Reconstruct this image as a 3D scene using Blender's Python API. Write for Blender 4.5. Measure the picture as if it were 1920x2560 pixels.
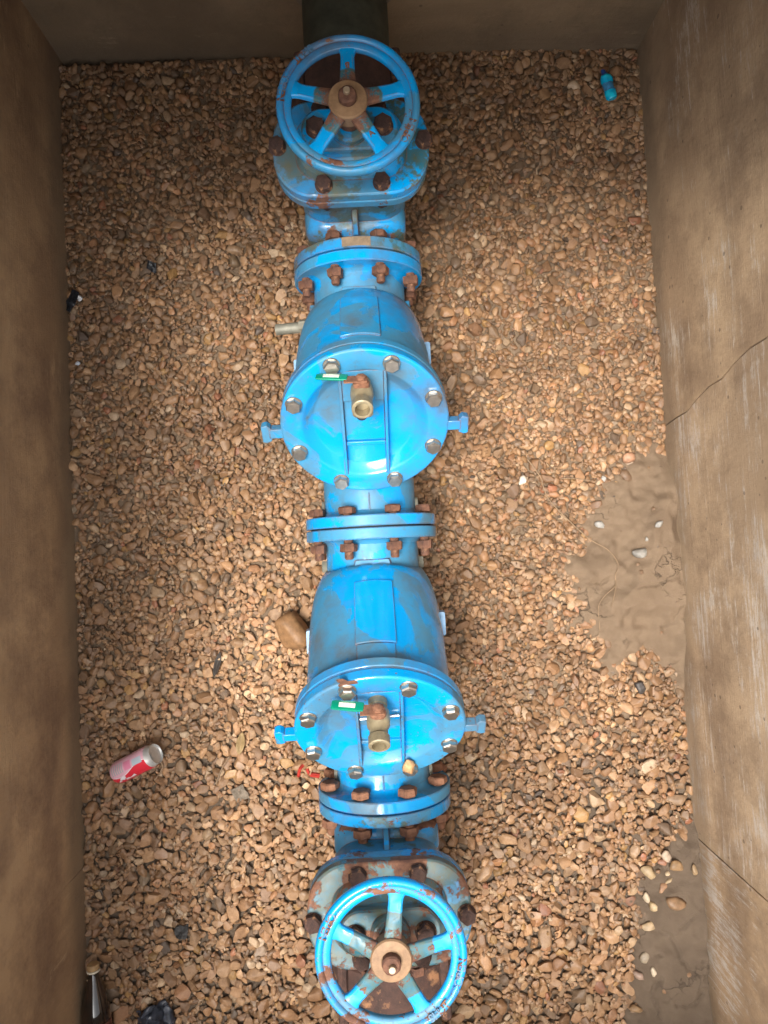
import bpy, bmesh, math, random
import numpy as np
from mathutils import Matrix, Vector, noise
PI = math.pi; R = math.radians
random.seed(7); rng = np.random.default_rng(11)
for o in list(bpy.data.objects): bpy.data.objects.remove(o)
S = bpy.context.scene
COL = S.collection

# ------------------------------------------------------------------ camera
F = 1850.0; CAMH = 1.85
def cam_axes():
    d = Vector(((943 - 960) / F, -(1371 - 1280) / F, -1)).normalized()
    z = -d
    y = Vector((-.051, 1, 0)); y = (y - z * y.dot(z)).normalized()
    x = y.cross(z)
    return Matrix((x, y, z))                    # camera -> world rotation
RC = cam_axes()
cam = bpy.data.cameras.new('camera'); co = bpy.data.objects.new('camera', cam); COL.objects.link(co)
cam.sensor_fit = 'VERTICAL'; cam.sensor_height = 36.0; cam.lens = F / 2560 * 36.0
cam.clip_start = .02; cam.clip_end = 500
co.matrix_world = Matrix.Translation((0, 0, CAMH)) @ RC.to_4x4()
S.camera = co
def un(px, py, z=0.0):
    """place in the world, at height z, that the photograph shows at (px, py)"""
    d = RC @ Vector(((px - 960) / F, -(py - 1280) / F, -1))
    return Vector((0, 0, CAMH)) + d * ((z - CAMH) / d.z)

# ------------------------------------------------------------------ light
W = bpy.data.worlds.new('World'); S.world = W; W.use_nodes = True
wn = W.node_tree; wn.nodes.clear()
sky = wn.nodes.new('ShaderNodeTexSky'); sky.sky_type = 'NISHITA'; sky.sun_disc = False
SUN_DIR = Vector((-.22, -.20, 1.0)).normalized()      # towards the sun
sky.sun_elevation = math.asin(SUN_DIR.z); sky.sun_rotation = math.atan2(SUN_DIR.x, SUN_DIR.y)
sky.air_density = 1.0; sky.dust_density = 5.0; sky.ozone_density = 1.0
hs = wn.nodes.new('ShaderNodeHueSaturation'); hs.inputs['Saturation'].default_value = .12; hs.inputs['Value'].default_value = 1.0
bg = wn.nodes.new('ShaderNodeBackground'); bg.inputs[1].default_value = .15
wo = wn.nodes.new('ShaderNodeOutputWorld')
wn.links.new(sky.outputs[0], hs.inputs['Color']); wn.links.new(hs.outputs[0], bg.inputs[0]); wn.links.new(bg.outputs[0], wo.inputs[0])
sd = bpy.data.lights.new('sun', 'SUN'); sd.energy = 1.5; sd.angle = R(17); sd.color = (1, .94, .85)
so = bpy.data.objects.new('sun', sd); COL.objects.link(so)
so.rotation_mode = 'QUATERNION'; so.rotation_quaternion = SUN_DIR.to_track_quat('Z', 'Y')
S.view_settings.view_transform = 'Standard'; S.view_settings.look = 'None'
S.view_settings.gamma = 1; S.view_settings.use_curve_mapping = False
S.view_settings.exposure = 1.36
S.render.engine = 'CYCLES'

# ------------------------------------------------------------------ materials
class NT:
    def __init__(s, name):
        s.m = bpy.data.materials.new(name); s.m.use_nodes = True
        s.t = s.m.node_tree; s.t.nodes.clear()
        s.out = s.n('ShaderNodeOutputMaterial'); s.b = s.n('ShaderNodeBsdfPrincipled')
        s.l(s.b.outputs[0], s.out.inputs[0])
        s.co = s.n('ShaderNodeTexCoord').outputs['Object']
    def n(s, t, **k):
        x = s.t.nodes.new(t)
        for a, v in k.items(): setattr(x, a, v)
        return x
    def l(s, a, b): s.t.links.new(a, b)
    def sc(s, v, loc=(0, 0, 0), co=None):
        m = s.n('ShaderNodeMapping'); s.l(co or s.co, m.inputs[0]); m.inputs['Scale'].default_value = v; m.inputs['Location'].default_value = loc
        return m.outputs[0]
    def noise(s, scale, detail=4, rough=.6, co=None, dist=0.0):
        x = s.n('ShaderNodeTexNoise'); x.inputs['Scale'].default_value = scale; x.inputs['Detail'].default_value = detail
        x.inputs['Roughness'].default_value = rough; x.inputs['Distortion'].default_value = dist
        s.l(co or s.co, x.inputs['Vector']); return x.outputs['Fac']
    def ramp(s, v, a, b, c0=(0, 0, 0, 1), c1=(1, 1, 1, 1)):
        x = s.n('ShaderNodeValToRGB'); e = x.color_ramp.elements
        e[0].position = a; e[1].position = b; e[0].color = c0; e[1].color = c1
        s.l(v, x.inputs[0]); return x.outputs[0]
    def mix(s, fac, a, b, mode='MIX'):
        x = s.n('ShaderNodeMix'); x.data_type = 'RGBA'; x.blend_type = mode
        for i, v in ((0, fac), (6, a), (7, b)):
            if isinstance(v, (tuple, list)): x.inputs[i].default_value = (*v[:3], 1)
            elif isinstance(v, (int, float)): x.inputs[i].default_value = v
            else: s.l(v, x.inputs[i])
        return x.outputs[2]
    def math(s, op, a, b=0.0, clamp=False):
        x = s.n('ShaderNodeMath', operation=op); x.use_clamp = clamp
        for i, v in ((0, a), (1, b)):
            if isinstance(v, (int, float)): x.inputs[i].default_value = v
            else: s.l(v, x.inputs[i])
        return x.outputs[0]
    def set(s, k, v):
        i = s.b.inputs[k]
        if isinstance(v, tuple): i.default_value = (*v, 1)
        elif isinstance(v, (int, float)): i.default_value = v
        else: s.l(v, i)
    def bump(s, h, strength=.3, dist=.002, prev=None):
        x = s.n('ShaderNodeBump'); x.inputs['Strength'].default_value = strength; x.inputs['Distance'].default_value = dist
        s.l(h, x.inputs['Height'])
        if prev: s.l(prev, x.inputs['Normal'])
        s.l(x.outputs[0], s.b.inputs['Normal']); return x.outputs[0]

def paint(name, rust=.30, dusty=.5, fade=0.0, off=(0, 0, 0), blue=(.001, .29, .66), speck=.5, grime=(.105, .085, .058), radial=False, neck=0.0):
    """blue enamel: glossy clean patches with hard borders, dusty film, faded turquoise, rust with a dark core"""
    t = NT(name); c = t.sc((1, 1, 1), off)
    big = t.noise(7, 8, .55, c, .6)
    clean = t.ramp(big, .5 - .012 + (dusty - .5) * .3, .5 + .012 + (dusty - .5) * .3)
    dustc = t.mix(t.ramp(t.noise(22, 8, .7, c), .3, .75), (.018, .245, .48), (.07, .205, .30))
    col = t.mix(clean, dustc, blue)
    if fade > 0:
        fm = t.ramp(t.noise(11, 9, .65, t.sc((1, 1, 1), (off[0] + 5, 3, 1))), .62 - fade * .4, .66 - fade * .4)
        fcol = t.mix(t.ramp(t.noise(40, 6, .7, c), .35, .65), (.022, .150, .22), (.095, .115, .07))
        col = t.mix(fm, col, fcol)
    g = t.ramp(t.noise(5, 10, .68, t.sc((1, 1, 1), (off[0] + 2, 7, 4))), .46, .70)
    col = t.mix(t.math('MULTIPLY', g, .88), col, grime)
    fg = t.math('MULTIPLY', t.ramp(t.noise(55, 8, .75, c), .56, .70), t.math('SUBTRACT', 1.0, clean))
    col = t.mix(t.math('MULTIPLY', fg, .5), col, grime)
    rn = t.noise(13, 12, .72, t.sc((1, 1, 1), (off[0] + 9, 1, 8)), .3)
    thr = .81 - rust * .62
    if radial:
        sx_ = t.n('ShaderNodeSeparateXYZ'); t.l(t.co, sx_.inputs[0])
        q = t.ramp(sx_.outputs[0], .045, .088)
        rn = t.math('ADD', rn, t.math('MULTIPLY', t.math('SUBTRACT', .42, q), .22))
        if fade > 0:
            blend = t.ramp(t.math('ADD', q, t.math('MULTIPLY', t.math('SUBTRACT', big, .5), 2.2)), .48, .56)
            col = t.mix(blend, fcol, blue)
    if neck:
        sx_ = t.n('ShaderNodeSeparateXYZ'); t.l(t.co, sx_.inputs[0]); ay = t.math('ABSOLUTE', sx_.outputs[1])
        q = t.math('MULTIPLY', t.math('MULTIPLY', t.ramp(ay, .076, .095), t.math('LESS_THAN', ay, .1075)), t.ramp(t.math('ABSOLUTE', sx_.outputs[0]), .02, .05))
        rn = t.math('ADD', rn, t.math('MULTIPLY', q, neck))
    rm = t.ramp(rn, thr - .01, thr + .01)
    sp = t.ramp(t.noise(150, 5, .6, c), .72 - speck * .1, .74 - speck * .1)
    sp = t.math('MULTIPLY', sp, t.ramp(t.noise(9, 4, .6, t.sc((1, 1, 1), (1, 1, off[0] + 3))), .42, .55))
    rm = t.math('MAXIMUM', rm, sp)
    bv = t.n('ShaderNodeBevel'); bv.samples = 3; bv.inputs['Radius'].default_value = .0035
    gn = t.n('ShaderNodeNewGeometry'); vm = t.n('ShaderNodeVectorMath', operation='DOT_PRODUCT'); t.l(bv.outputs[0], vm.inputs[0]); t.l(gn.outputs['Normal'], vm.inputs[1])
    ed = t.ramp(t.math('ADD', vm.outputs['Value'], t.math('MULTIPLY', t.math('SUBTRACT', t.noise(48, 8, .75, c), .56 - rust * .14), -.55)), .90, .93, (1, 1, 1, 1), (0, 0, 0, 1))
    rm = t.math('MAXIMUM', rm, t.math('MULTIPLY', ed, .85))
    rcol = t.mix(t.ramp(t.noise(60, 8, .75, c), .35, .68), (.075, .028, .018), (.24, .105, .052))
    col = t.mix(rm, col, rcol)
    t.set('Base Color', col)
    r = t.mix(clean, t.ramp(t.noise(30, 6, .6, c), .3, .7, (.34,) * 3 + (1,), (.6,) * 3 + (1,)), (.09, .09, .09))
    t.set('Roughness', t.mix(rm, r, (.75, .75, .75)))
    h = t.math('ADD', t.math('MULTIPLY', t.noise(160, 5, .6, c), .5), t.math('MULTIPLY', rm, t.math('MULTIPLY', t.noise(230, 6, .8, c), 2.2)))
    t.bump(t.math('ADD', h, t.math('MULTIPLY', t.noise(18, 3, .5, c), 1.2)), .35, .0012)
    return t.m

def rust(name, dark=(.045, .020, .014), light=(.20, .085, .045), rough=.8, scale=60, bump=.7):
    t = NT(name); n = t.noise(scale, 10, .75)
    col = t.mix(t.ramp(n, .32, .70), dark, light)
    col = t.mix(t.ramp(t.noise(scale * .4, 6, .7, t.sc((1, 1, 1), (3, 3, 3))), .58, .66), col, (.27, .13, .06))
    t.set('Base Color', col); t.set('Roughness', rough)
    t.bump(t.noise(scale * 2.2, 8, .75), bump, .0025)
    return t.m

def simple(name, col, rough=.5, metal=0.0, var=.25, scale=40, bump=.15):
    t = NT(name); n = t.noise(scale, 8, .65)
    dk = tuple(c * (1 - var) for c in col); lt = tuple(min(1, c * (1 + var)) for c in col)
    t.set('Base Color', t.mix(t.ramp(n, .3, .7), dk, lt)); t.set('Roughness', rough); t.set('Metallic', metal)
    t.bump(t.noise(scale * 3, 5, .6), bump, .001)
    return t.m

def concrete(name, base, light, dark, streak=(14, 1.1, 14), amount=.5, stain=(.20, .13, .08)):
    """cast concrete: fine board-grain streaks of pale lime over a tan skin"""
    t = NT(name)
    big = t.noise(1.6, 8, .6, None, .5)
    col = t.mix(t.ramp(big, .40, .60), dark, base)
    col = t.mix(t.math('MULTIPLY', t.ramp(t.noise(4.2, 12, .75, t.sc((1, 1, 1), (4, 2, 9))), .46, .66), .7), col, stain)
    st = t.noise(2.1, 15, .82, t.sc(streak, (1, 5, 2)), .35)
    fine = t.noise(2.4, 12, .85, t.sc(tuple(k * 2.4 + 6 for k in streak), (7, 5, 2)), .2)
    patch = t.noise(3.3, 10, .72, t.sc((1.5, 1.1, 1.5), (8, 3, 1)))
    m = t.ramp(t.math('ADD', t.math('ADD', t.math('MULTIPLY', st, .34), t.math('MULTIPLY', fine, .28)), t.math('MULTIPLY', patch, .38)), .575 - amount * .16, .60 - amount * .12)
    col = t.mix(t.math('MULTIPLY', m, .85), col, light)
    col = t.mix(t.math('MULTIPLY', t.ramp(t.noise(240, 4, .6), .62, .72), .35), col, dark)
    pv = t.n('ShaderNodeTexVoronoi'); pv.inputs['Scale'].default_value = 34; t.l(t.co, pv.inputs['Vector'])
    sv = t.n('ShaderNodeSeparateColor'); t.l(pv.outputs['Color'], sv.inputs[0])
    pit = t.math('MULTIPLY', t.math('LESS_THAN', pv.outputs['Distance'], t.math('MULTIPLY', sv.outputs[1], .16)), t.math('GREATER_THAN', sv.outputs[0], .80))
    col = t.mix(t.math('MULTIPLY', pit, .55), col, (.07, .05, .035))
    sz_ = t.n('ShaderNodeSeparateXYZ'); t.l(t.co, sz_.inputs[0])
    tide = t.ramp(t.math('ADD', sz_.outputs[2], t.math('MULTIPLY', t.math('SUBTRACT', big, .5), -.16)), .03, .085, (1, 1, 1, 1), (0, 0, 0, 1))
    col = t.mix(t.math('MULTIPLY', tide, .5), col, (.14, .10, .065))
    rs = t.n('ShaderNodeTexWave'); rs.wave_type = 'BANDS'; rs.bands_direction = 'Z'; rs.inputs['Scale'].default_value = 1.1; rs.inputs['Distortion'].default_value = 7; rs.inputs['Detail'].default_value = 5; rs.inputs['Detail Scale'].default_value = 2.2; t.l(t.co, rs.inputs['Vector'])
    col = t.mix(t.math('MULTIPLY', t.ramp(rs.outputs['Fac'], .55, .95), .28), col, stain)
    t.set('Base Color', col); t.set('Roughness', .82)
    h = t.math('ADD', t.math('MULTIPLY', st, .8), t.math('MULTIPLY', t.noise(90, 8, .7), .5))
    t.bump(h, .65, .005)
    return t.m

M_BODY_FAR = paint('paint_far_valve', rust=.26, dusty=.50, fade=.30, neck=.12, off=(0, 0, 0))
M_WHEEL_FAR = paint('paint_far_wheel', rust=.33, dusty=.40, fade=.0, off=(3.1, 0, 0), speck=.4)
M_CHECK_FAR = paint('paint_far_check', rust=.14, dusty=.52, off=(1.3, 2.2, 0), speck=.1)
M_COVER_FAR = paint('paint_far_cover', rust=.16, dusty=.28, off=(6.3, 2.2, 1.1), speck=.0)
M_CHECK_NEAR = paint('paint_near_check', rust=.16, dusty=.52, off=(2.3, 5.2, 3), speck=.1)
M_COVER_NEAR = paint('paint_near_cover', rust=.22, dusty=.52, off=(4.4, 1.2, 7), speck=.7, grime=(.10, .11, .12))
M_BODY_NEAR = paint('paint_near_valve', rust=.26, dusty=.45, fade=.15, neck=.16, off=(7.3, 4.2, 2))
M_BONNET_NEAR = paint('paint_near_bonnet', rust=.44, dusty=.6, fade=.62, off=(9.3, 1.2, 5), speck=.8)
M_WHEEL_NEAR = paint('paint_near_wheel', rust=.43, dusty=.34, fade=.0, off=(5.1, 3.3, 0), speck=1.0)
M_SPOKE_NEAR = paint('paint_near_spoke', rust=.40, dusty=.5, fade=.20, radial=True, off=(8.1, 3.3, 4), speck=.8)
M_LETTER = paint('paint_letters', rust=.52, dusty=.75, fade=.2, off=(1.1, 9.3, 4), speck=1.0)
M_SPOKE_FAR = paint('paint_far_spoke', rust=.33, dusty=.5, fade=.25, radial=True, off=(2.1, 6.3, 4), speck=.5)
M_RUST = rust('rusty_bolt')
M_RUST_DARK = rust('dark_rust', (.022, .013, .011), (.10, .045, .030), .85, 90, 1.0)
M_RUST_ORANGE = rust('orange_rust', (.11, .045, .025), (.33, .15, .08), .8, 70, .8)
M_RUST_PIPE = rust('pipe_rust', (.024, .013, .010), (.085, .038, .026), .85, 26, .7)
M_HUB = rust('hub_rust', (.16, .085, .04), (.34, .20, .10), .6, 30, .4)
M_STEEL = simple('stainless_steel', (.46, .41, .35), .32, .9, .18, 90, .12)
M_BRASS = simple('dull_brass', (.30, .245, .15), .45, .35, .35, 50, .4)
M_PIN = simple('bright_pin', (.55, .55, .58), .3, .9, .1)
M_PLUG = simple('grey_plug', (.20, .19, .15), .6, .2, .4)
M_PALEBLUE = simple('pale_blue_lug', (.16, .30, .46), .45, 0, .35, 30)
M_GASKET = simple('gasket', (.015, .02, .025), .7)
M_GREEN = simple('green_grip', (.0, .22, .13), .35, 0, .15)
M_STICKER = simple('white_print', (.62, .64, .56), .5, 0, .3, 300)
M_TAG = simple('faded_sticker', (.22, .15, .09), .6, 0, .4, 60)
M_TAGG = simple('green_film', (.07, .16, .05), .6, 0, .5, 50)
M_PIPE_DARK = simple('dark_green_pipe', (.050, .052, .036), .6, 0, .5, 18, .5)

# ------------------------------------------------------------------ mesh helpers
class MB:
    def __init__(s): s.bm = bmesh.new()
    def loft(s, rings, cap0=True, cap1=True, M=None, closed=True):
        vs = [[s.bm.verts.new((M @ Vector(p)) if M else Vector(p)) for p in r] for r in rings]
        n = len(vs[0])
        for a, b in zip(vs, vs[1:]):
            for i in range(n if closed else n - 1):
                j = (i + 1) % n
                s.bm.faces.new((a[i], a[j], b[j], b[i]))
        if cap0: s.bm.faces.new(list(reversed(vs[0])))
        if cap1: s.bm.faces.new(vs[-1])
        return s
    def lathe(s, prof, n=48, M=None, cap0=True, cap1=True, jit=0.0, rr=None):
        rings = []
        for r, z in prof:
            rings.append([((r + (rr.uniform(-jit, jit) if rr else 0)) * math.cos(2 * PI * i / n),
                           (r + (rr.uniform(-jit, jit) if rr else 0)) * math.sin(2 * PI * i / n),
                           z + (rr.uniform(-jit, jit) * .6 if rr else 0)) for i in range(n)])
        return s.loft(rings, cap0, cap1, M)
    def box(s, c, d, M=None):
        x, y, z = c; a, b, e = d[0] / 2, d[1] / 2, d[2] / 2
        return s.loft([[(x - a, y - b, z + k), (x + a, y - b, z + k), (x + a, y + b, z + k), (x - a, y + b, z + k)] for k in (-e, e)], M=M)
    def tube(s, pts, rad, n=8):
        pts = [Vector(p) for p in pts]; rings = []; up = Vector((0, 0, 1))
        for i, p in enumerate(pts):
            t = (pts[min(i + 1, len(pts) - 1)] - pts[max(i - 1, 0)]).normalized()
            a = t.cross(up if abs(t.z) < .95 else Vector((1, 0, 0))).normalized(); b = t.cross(a)
            r = rad(i / (len(pts) - 1)) if callable(rad) else rad
            rings.append([p + a * r * math.cos(2 * PI * k / n) + b * r * math.sin(2 * PI * k / n) for k in range(n)])
        return s.loft(rings)
    def mesh(s, name, mat, smooth=35):
        bmesh.ops.recalc_face_normals(s.bm, faces=s.bm.faces)
        me = bpy.data.meshes.new(name); s.bm.to_mesh(me); s.bm.free()
        me.materials.append(mat)
        if smooth:
            for p in me.polygons: p.use_smooth = True
            me.set_sharp_from_angle(angle=R(smooth))
        return me
    def build(s, name, mat, parent=None, M=None, smooth=35, bevel=0.0):
        return inst(name, s.mesh(name, mat, smooth), parent, M, bevel)
def inst(name, me, parent=None, M=None, bevel=0.0):
    o = bpy.data.objects.new(name, me); COL.objects.link(o)
    if parent: o.parent = parent
    if M is not None: o.matrix_basis = M
    if bevel:
        b = o.modifiers.new('bevel', 'BEVEL'); b.width = bevel; b.segments = 2; b.limit_method = 'ANGLE'; b.angle_limit = R(40)
    return o
def thing(name, label, cat, loc=(0, 0, 0), rotz=0, group=None):
    o = bpy.data.objects.new(name, None); COL.objects.link(o); o.location = loc; o.rotation_euler = (0, 0, rotz)
    o.empty_display_size = .05
    return tag(o, label, cat, group)
def tag(o, label, cat, group=None):
    o['label'] = label; o['category'] = cat
    if group: o['group'] = group
    return o
def T(x, y, z): return Matrix.Translation((x, y, z))
AX_Y = Matrix.Rotation(-PI / 2, 4, 'X')      # local z -> world +y
def rrect(w, h, r, n=6, z=0.0):
    pts = []
    for cx, cy, a0 in ((w / 2 - r, h / 2 - r, 0), (-w / 2 + r, h / 2 - r, 90), (-w / 2 + r, -h / 2 + r, 180), (w / 2 - r, -h / 2 + r, 270)):
        for i in range(n + 1):
            a = R(a0 + 90 * i / n); pts.append((cx + r * math.cos(a), cy + r * math.sin(a), z))
    return pts
def hexbolt(af, h, mat, name, shank=None, washer=True, jit=0.0, seed=1, nut2=None):
    """hex head on z>=0 (and, if nut2, a nut and thread end on the far side)"""
    rr = random.Random(seed); m = MB(); r = af / 2 / math.cos(R(30)); off = seed * 7
    Mz = Matrix.Rotation(R(off), 4, 'Z')
    if washer: m.lathe([(af * .60, 0), (af * .62, .0012), (af * .58, .0026)], 20, Mz)
    m.lathe([(r * .97, .0022), (r, .004), (r, h * .82), (r * .86, h)], 6, Mz, jit=jit, rr=rr if jit else None)
    m.lathe([(r * .62, h * .9), (r * .6, h * 1.02)], 12, Mz)
    if shank: m.lathe([(af * .30, -shank), (af * .30, .002)], 12, Mz)
    if nut2:
        N = Mz @ T(0, 0, -shank) @ Matrix.Rotation(PI, 4, 'X')
        m.lathe([(r * .97, 0), (r, .002), (r, h * .85), (r * .85, h)], 6, N, jit=jit, rr=rr if jit else None)
        m.lathe([(af * .30, h * .8), (af * .30, h + nut2), (af * .24, h + nut2 + .003)], 12, N, jit=jit * .4, rr=rr if jit else None)
    return m.mesh(name, mat)

# ------------------------------------------------------------------ setting
X0 = -.011; AXZ = .25
XL, XR, YT, YB, ZT = -.760, .750, 1.285, -1.42, 1.28

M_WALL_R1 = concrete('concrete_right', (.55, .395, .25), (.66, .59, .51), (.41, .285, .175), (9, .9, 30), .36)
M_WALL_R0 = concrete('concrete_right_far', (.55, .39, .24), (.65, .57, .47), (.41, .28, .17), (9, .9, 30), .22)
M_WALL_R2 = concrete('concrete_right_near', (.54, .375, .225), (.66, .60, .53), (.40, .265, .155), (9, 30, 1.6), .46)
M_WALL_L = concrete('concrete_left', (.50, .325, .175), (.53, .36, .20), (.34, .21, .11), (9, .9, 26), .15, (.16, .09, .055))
M_WALL_L2 = concrete('concrete_left_near', (.48, .31, .165), (.55, .38, .22), (.34, .21, .115), (9, 26, 1.3), .2, (.16, .09, .055))
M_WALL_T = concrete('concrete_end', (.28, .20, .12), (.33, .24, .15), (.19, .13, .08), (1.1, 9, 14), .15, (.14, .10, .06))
M_JOINT = simple('joint_fill', (.20, .095, .04), .9, 0, .4, 40, .5)
M_GROUND = simple('bare_ground', (.20, .15, .10), .95, 0, .4, 3, .5)
M_SLAB = concrete('cover_slab_concrete', (.33, .29, .24), (.42, .38, .33), (.24, .20, .16), (3, 3, 3), .2)

def wall(label, origin, udir, ulen, out, cuts, mats, group=None):
    """upright wall: backing core, and cast panels on its face between the cuts (each cut a polyline u(z))"""
    t = thing('pit_wall', label, 'wall', origin)
    u = Vector(udir); n = Vector(out)
    m = MB()
    a, b = n * .005, n * .16
    m.loft([[Vector(a) - Vector((0, 0, .12)), a + u * ulen - Vector((0, 0, .12)), b + u * ulen - Vector((0, 0, .12)), b - Vector((0, 0, .12))],
            [a + Vector((0, 0, ZT - .002)), a + u * ulen + Vector((0, 0, ZT - .002)), b + u * ulen + Vector((0, 0, ZT - .002)), b + Vector((0, 0, ZT - .002))]])
    m.build('wall_core', M_JOINT, t, smooth=0)
    edges = [[(0, z) for z in np.linspace(-.12, ZT, 24)]] + cuts + [[(ulen, z) for z in np.linspace(-.12, ZT, 24)]]
    for k in range(len(edges) - 1):
        e0, e1 = edges[k], edges[k + 1]; g = .0005; ga = .0020 if (k == 1 and len(cuts) == 2) else g; gb = .0020 if (k == 0 and len(cuts) == 2) else g; rows = []
        # bulging, slightly uneven face
        NU = 14
        front = []; back = []
        for (u0, z), (u1, _) in zip(e0, e1):
            u0 += ga if k else 0; u1 -= gb if k < len(edges) - 2 else 0
            fr = []
            for i in range(NU + 1):
                uu = u0 + (u1 - u0) * i / NU; P = u * uu
                w = noise.noise(Vector((uu * 2.1, z * 2.6, 3.1 * k + origin[0]))) * .006
                w -= .004
                if i in (0, NU): w += .0008
                fr.append(P + n * (w if True else 0) + Vector((0, 0, z)))
            front.append(fr)
        bm = m2 = MB()
        V = [[m2.bm.verts.new(p) for p in fr] for fr in front]
        B = [[m2.bm.verts.new(Vector((p.x, p.y, p.z)) + n * (.0065 - (p - Vector((0, 0, p.z))).dot(n))) for p in (fr[0], fr[-1])] for fr in front]
        for j in range(len(V) - 1):
            for i in range(NU): m2.bm.faces.new((V[j][i], V[j][i + 1], V[j + 1][i + 1], V[j + 1][i]))
            m2.bm.faces.new((V[j][0], V[j + 1][0], B[j + 1][0], B[j][0]))
            m2.bm.faces.new((V[j][-1], B[j][1], B[j + 1][1], V[j + 1][-1]))
        m2.bm.faces.new([*V[-1], B[-1][1], B[-1][0]])
        m2.build('concrete_panel', mats[k], t)
    return t
zs = np.linspace(-.12, ZT, 24)
rj = random.Random(3)
crack = []
for i, z in enumerate(zs):
    base = np.interp(z, [-.12, 0, .06, .12, .35, 1.3], [.262, .272, .282, .286, .335, .52])
    crack.append((YT + .20 - base + rj.uniform(-.006, .006), z))
straight = [(YT + .20 + .748, z) for z in zs]
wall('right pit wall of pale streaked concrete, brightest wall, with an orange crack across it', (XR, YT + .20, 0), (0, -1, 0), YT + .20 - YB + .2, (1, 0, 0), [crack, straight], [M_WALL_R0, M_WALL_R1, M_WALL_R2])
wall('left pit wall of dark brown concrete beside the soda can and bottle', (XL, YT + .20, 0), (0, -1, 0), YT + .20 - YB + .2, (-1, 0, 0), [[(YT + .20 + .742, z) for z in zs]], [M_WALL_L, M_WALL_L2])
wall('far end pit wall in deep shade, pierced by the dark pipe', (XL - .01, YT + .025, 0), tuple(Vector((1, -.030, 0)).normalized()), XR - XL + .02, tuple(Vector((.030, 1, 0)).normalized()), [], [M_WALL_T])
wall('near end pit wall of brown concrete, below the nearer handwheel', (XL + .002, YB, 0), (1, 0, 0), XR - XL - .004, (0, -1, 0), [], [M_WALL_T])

# ground round the pit mouth, with the hole left open
m = MB(); G = 60.0; h = ZT + .004
x0, x1, y0, y1 = XL - .012, XR + .012, YB - .012, YT + .012
o_ = [m.bm.verts.new(p) for p in ((-G, -G, h), (G, -G, h), (G, G, h), (-G, G, h))]
i_ = [m.bm.verts.new(p) for p in ((x0, y0, h), (x1, y0, h), (x1, y1, h), (x0, y1, h))]
for k in range(4): m.bm.faces.new((o_[k], o_[(k + 1) % 4], i_[(k + 1) % 4], i_[k]))
g = m.build('ground', M_GROUND, smooth=0); g['kind'] = 'structure'
# concrete slabs added out of view to shade the far end of the pit
for k, (ya, yb) in enumerate(((.90, 1.62), (.50, .885))):
    m = MB(); m.box(((XL + XR) / 2, (ya + yb) / 2, ZT + .06), (XR - XL + .36, yb - ya, .10))
    s_ = m.build('cover_slab', M_SLAB, bevel=.006)
    tag(s_, ['thick concrete cover slab over the far end wall of the pit', 'thick concrete cover slab next to the pit opening'][k], 'slab', 'cover slabs over the far end')

# ------------------------------------------------------------------ soil and gravel
RES = .0036
GX0, GX1, GY0, GY1 = XL - .01, XR + .01, YB - .01, YT + .01
NX = int((GX1 - GX0) / RES); NY = int((GY1 - GY0) / RES)
gx = GX0 + (np.arange(NX) + .5) * RES; gy = GY0 + (np.arange(NY) + .5) * RES
XX, YY = np.meshgrid(gx, gy)
def smooth_noise(nx, ny, cell, seed):
    r = np.random.default_rng(seed); a = max(2, int(nx * RES / cell) + 3); b = max(2, int(ny * RES / cell) + 3)
    g_ = r.random((b, a)) * 2 - 1
    u = np.linspace(0, a - 1.001, nx); v = np.linspace(0, b - 1.001, ny)
    ui = u.astype(int); vi = v.astype(int); uf = u - ui; vf = v - vi
    uf = uf * uf * (3 - 2 * uf); vf = (vf * vf * (3 - 2 * vf))[:, None]
    return (g_[vi][:, ui] * (1 - uf) + g_[vi][:, ui + 1] * uf) * (1 - vf) + (g_[vi + 1][:, ui] * (1 - uf) + g_[vi + 1][:, ui + 1] * uf) * vf
def poly_mask(poly):
    """signed distance, positive inside"""
    P = [(un(x, y, .02).x, un(x, y, .02).y) for x, y in poly]
    d2 = np.full(XX.shape, 9.0); ins = np.zeros(XX.shape, bool)
    for (ax, ay), (bx, by) in zip(P, P[1:] + P[:1]):
        ex, ey = bx - ax, by - ay; L = ex * ex + ey * ey
        t = np.clip(((XX - ax) * ex + (YY - ay) * ey) / L, 0, 1)
        d2 = np.minimum(d2, (XX - ax - t * ex) ** 2 + (YY - ay - t * ey) ** 2)
        c = ((ay > YY) != (by > YY)) & (XX < (bx - ax) * (YY - ay) / (by - ay + 1e-12) + ax)
        ins ^= c
    d = np.sqrt(d2); return np.where(ins, d, -d)
mudA = poly_mask([(1650, 1130), (1750, 1200), (1790, 1450), (1790, 1690), (1690, 1665), (1620, 1600), (1550, 1650), (1490, 1600), (1440, 1560), (1445, 1430), (1500, 1330), (1560, 1220)])
mudB = poly_mask([(1760, 2080), (1840, 2300), (1840, 2800), (1600, 2800), (1585, 2560), (1590, 2440), (1610, 2370), (1600, 2280), (1630, 2190), (1700, 2120)])
wob = smooth_noise(NX, NY, .05, 1) * .018 + smooth_noise(NX, NY, .018, 2) * .008
sA = np.clip((mudA + wob * 2.0) / .15 + .5, 0, 1); sB = np.clip((mudB + wob * 1.3) / .09 + .5, 0, 1)
mud = np.maximum(sA, sB); mud = mud * mud * (3 - 2 * mud)
rough = smooth_noise(NX, NY, .09, 3) * .004 + smooth_noise(NX, NY, .03, 4) * .0022 + smooth_noise(NX, NY, .012, 5) * .0012
mud_lin = np.maximum(np.clip((mudA + wob * 2.6 + .045) / .17, 0, 1), np.clip((mudB + wob * 1.8 + .030) / .11, 0, 1))
floor_z = -.020 + rough
mud_h = mud_lin ** .8 * (.042 + .024 * np.clip(mudA / .14, 0, 1)) - rough * mud_lin * .45
soil = floor_z + mud_h
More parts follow.
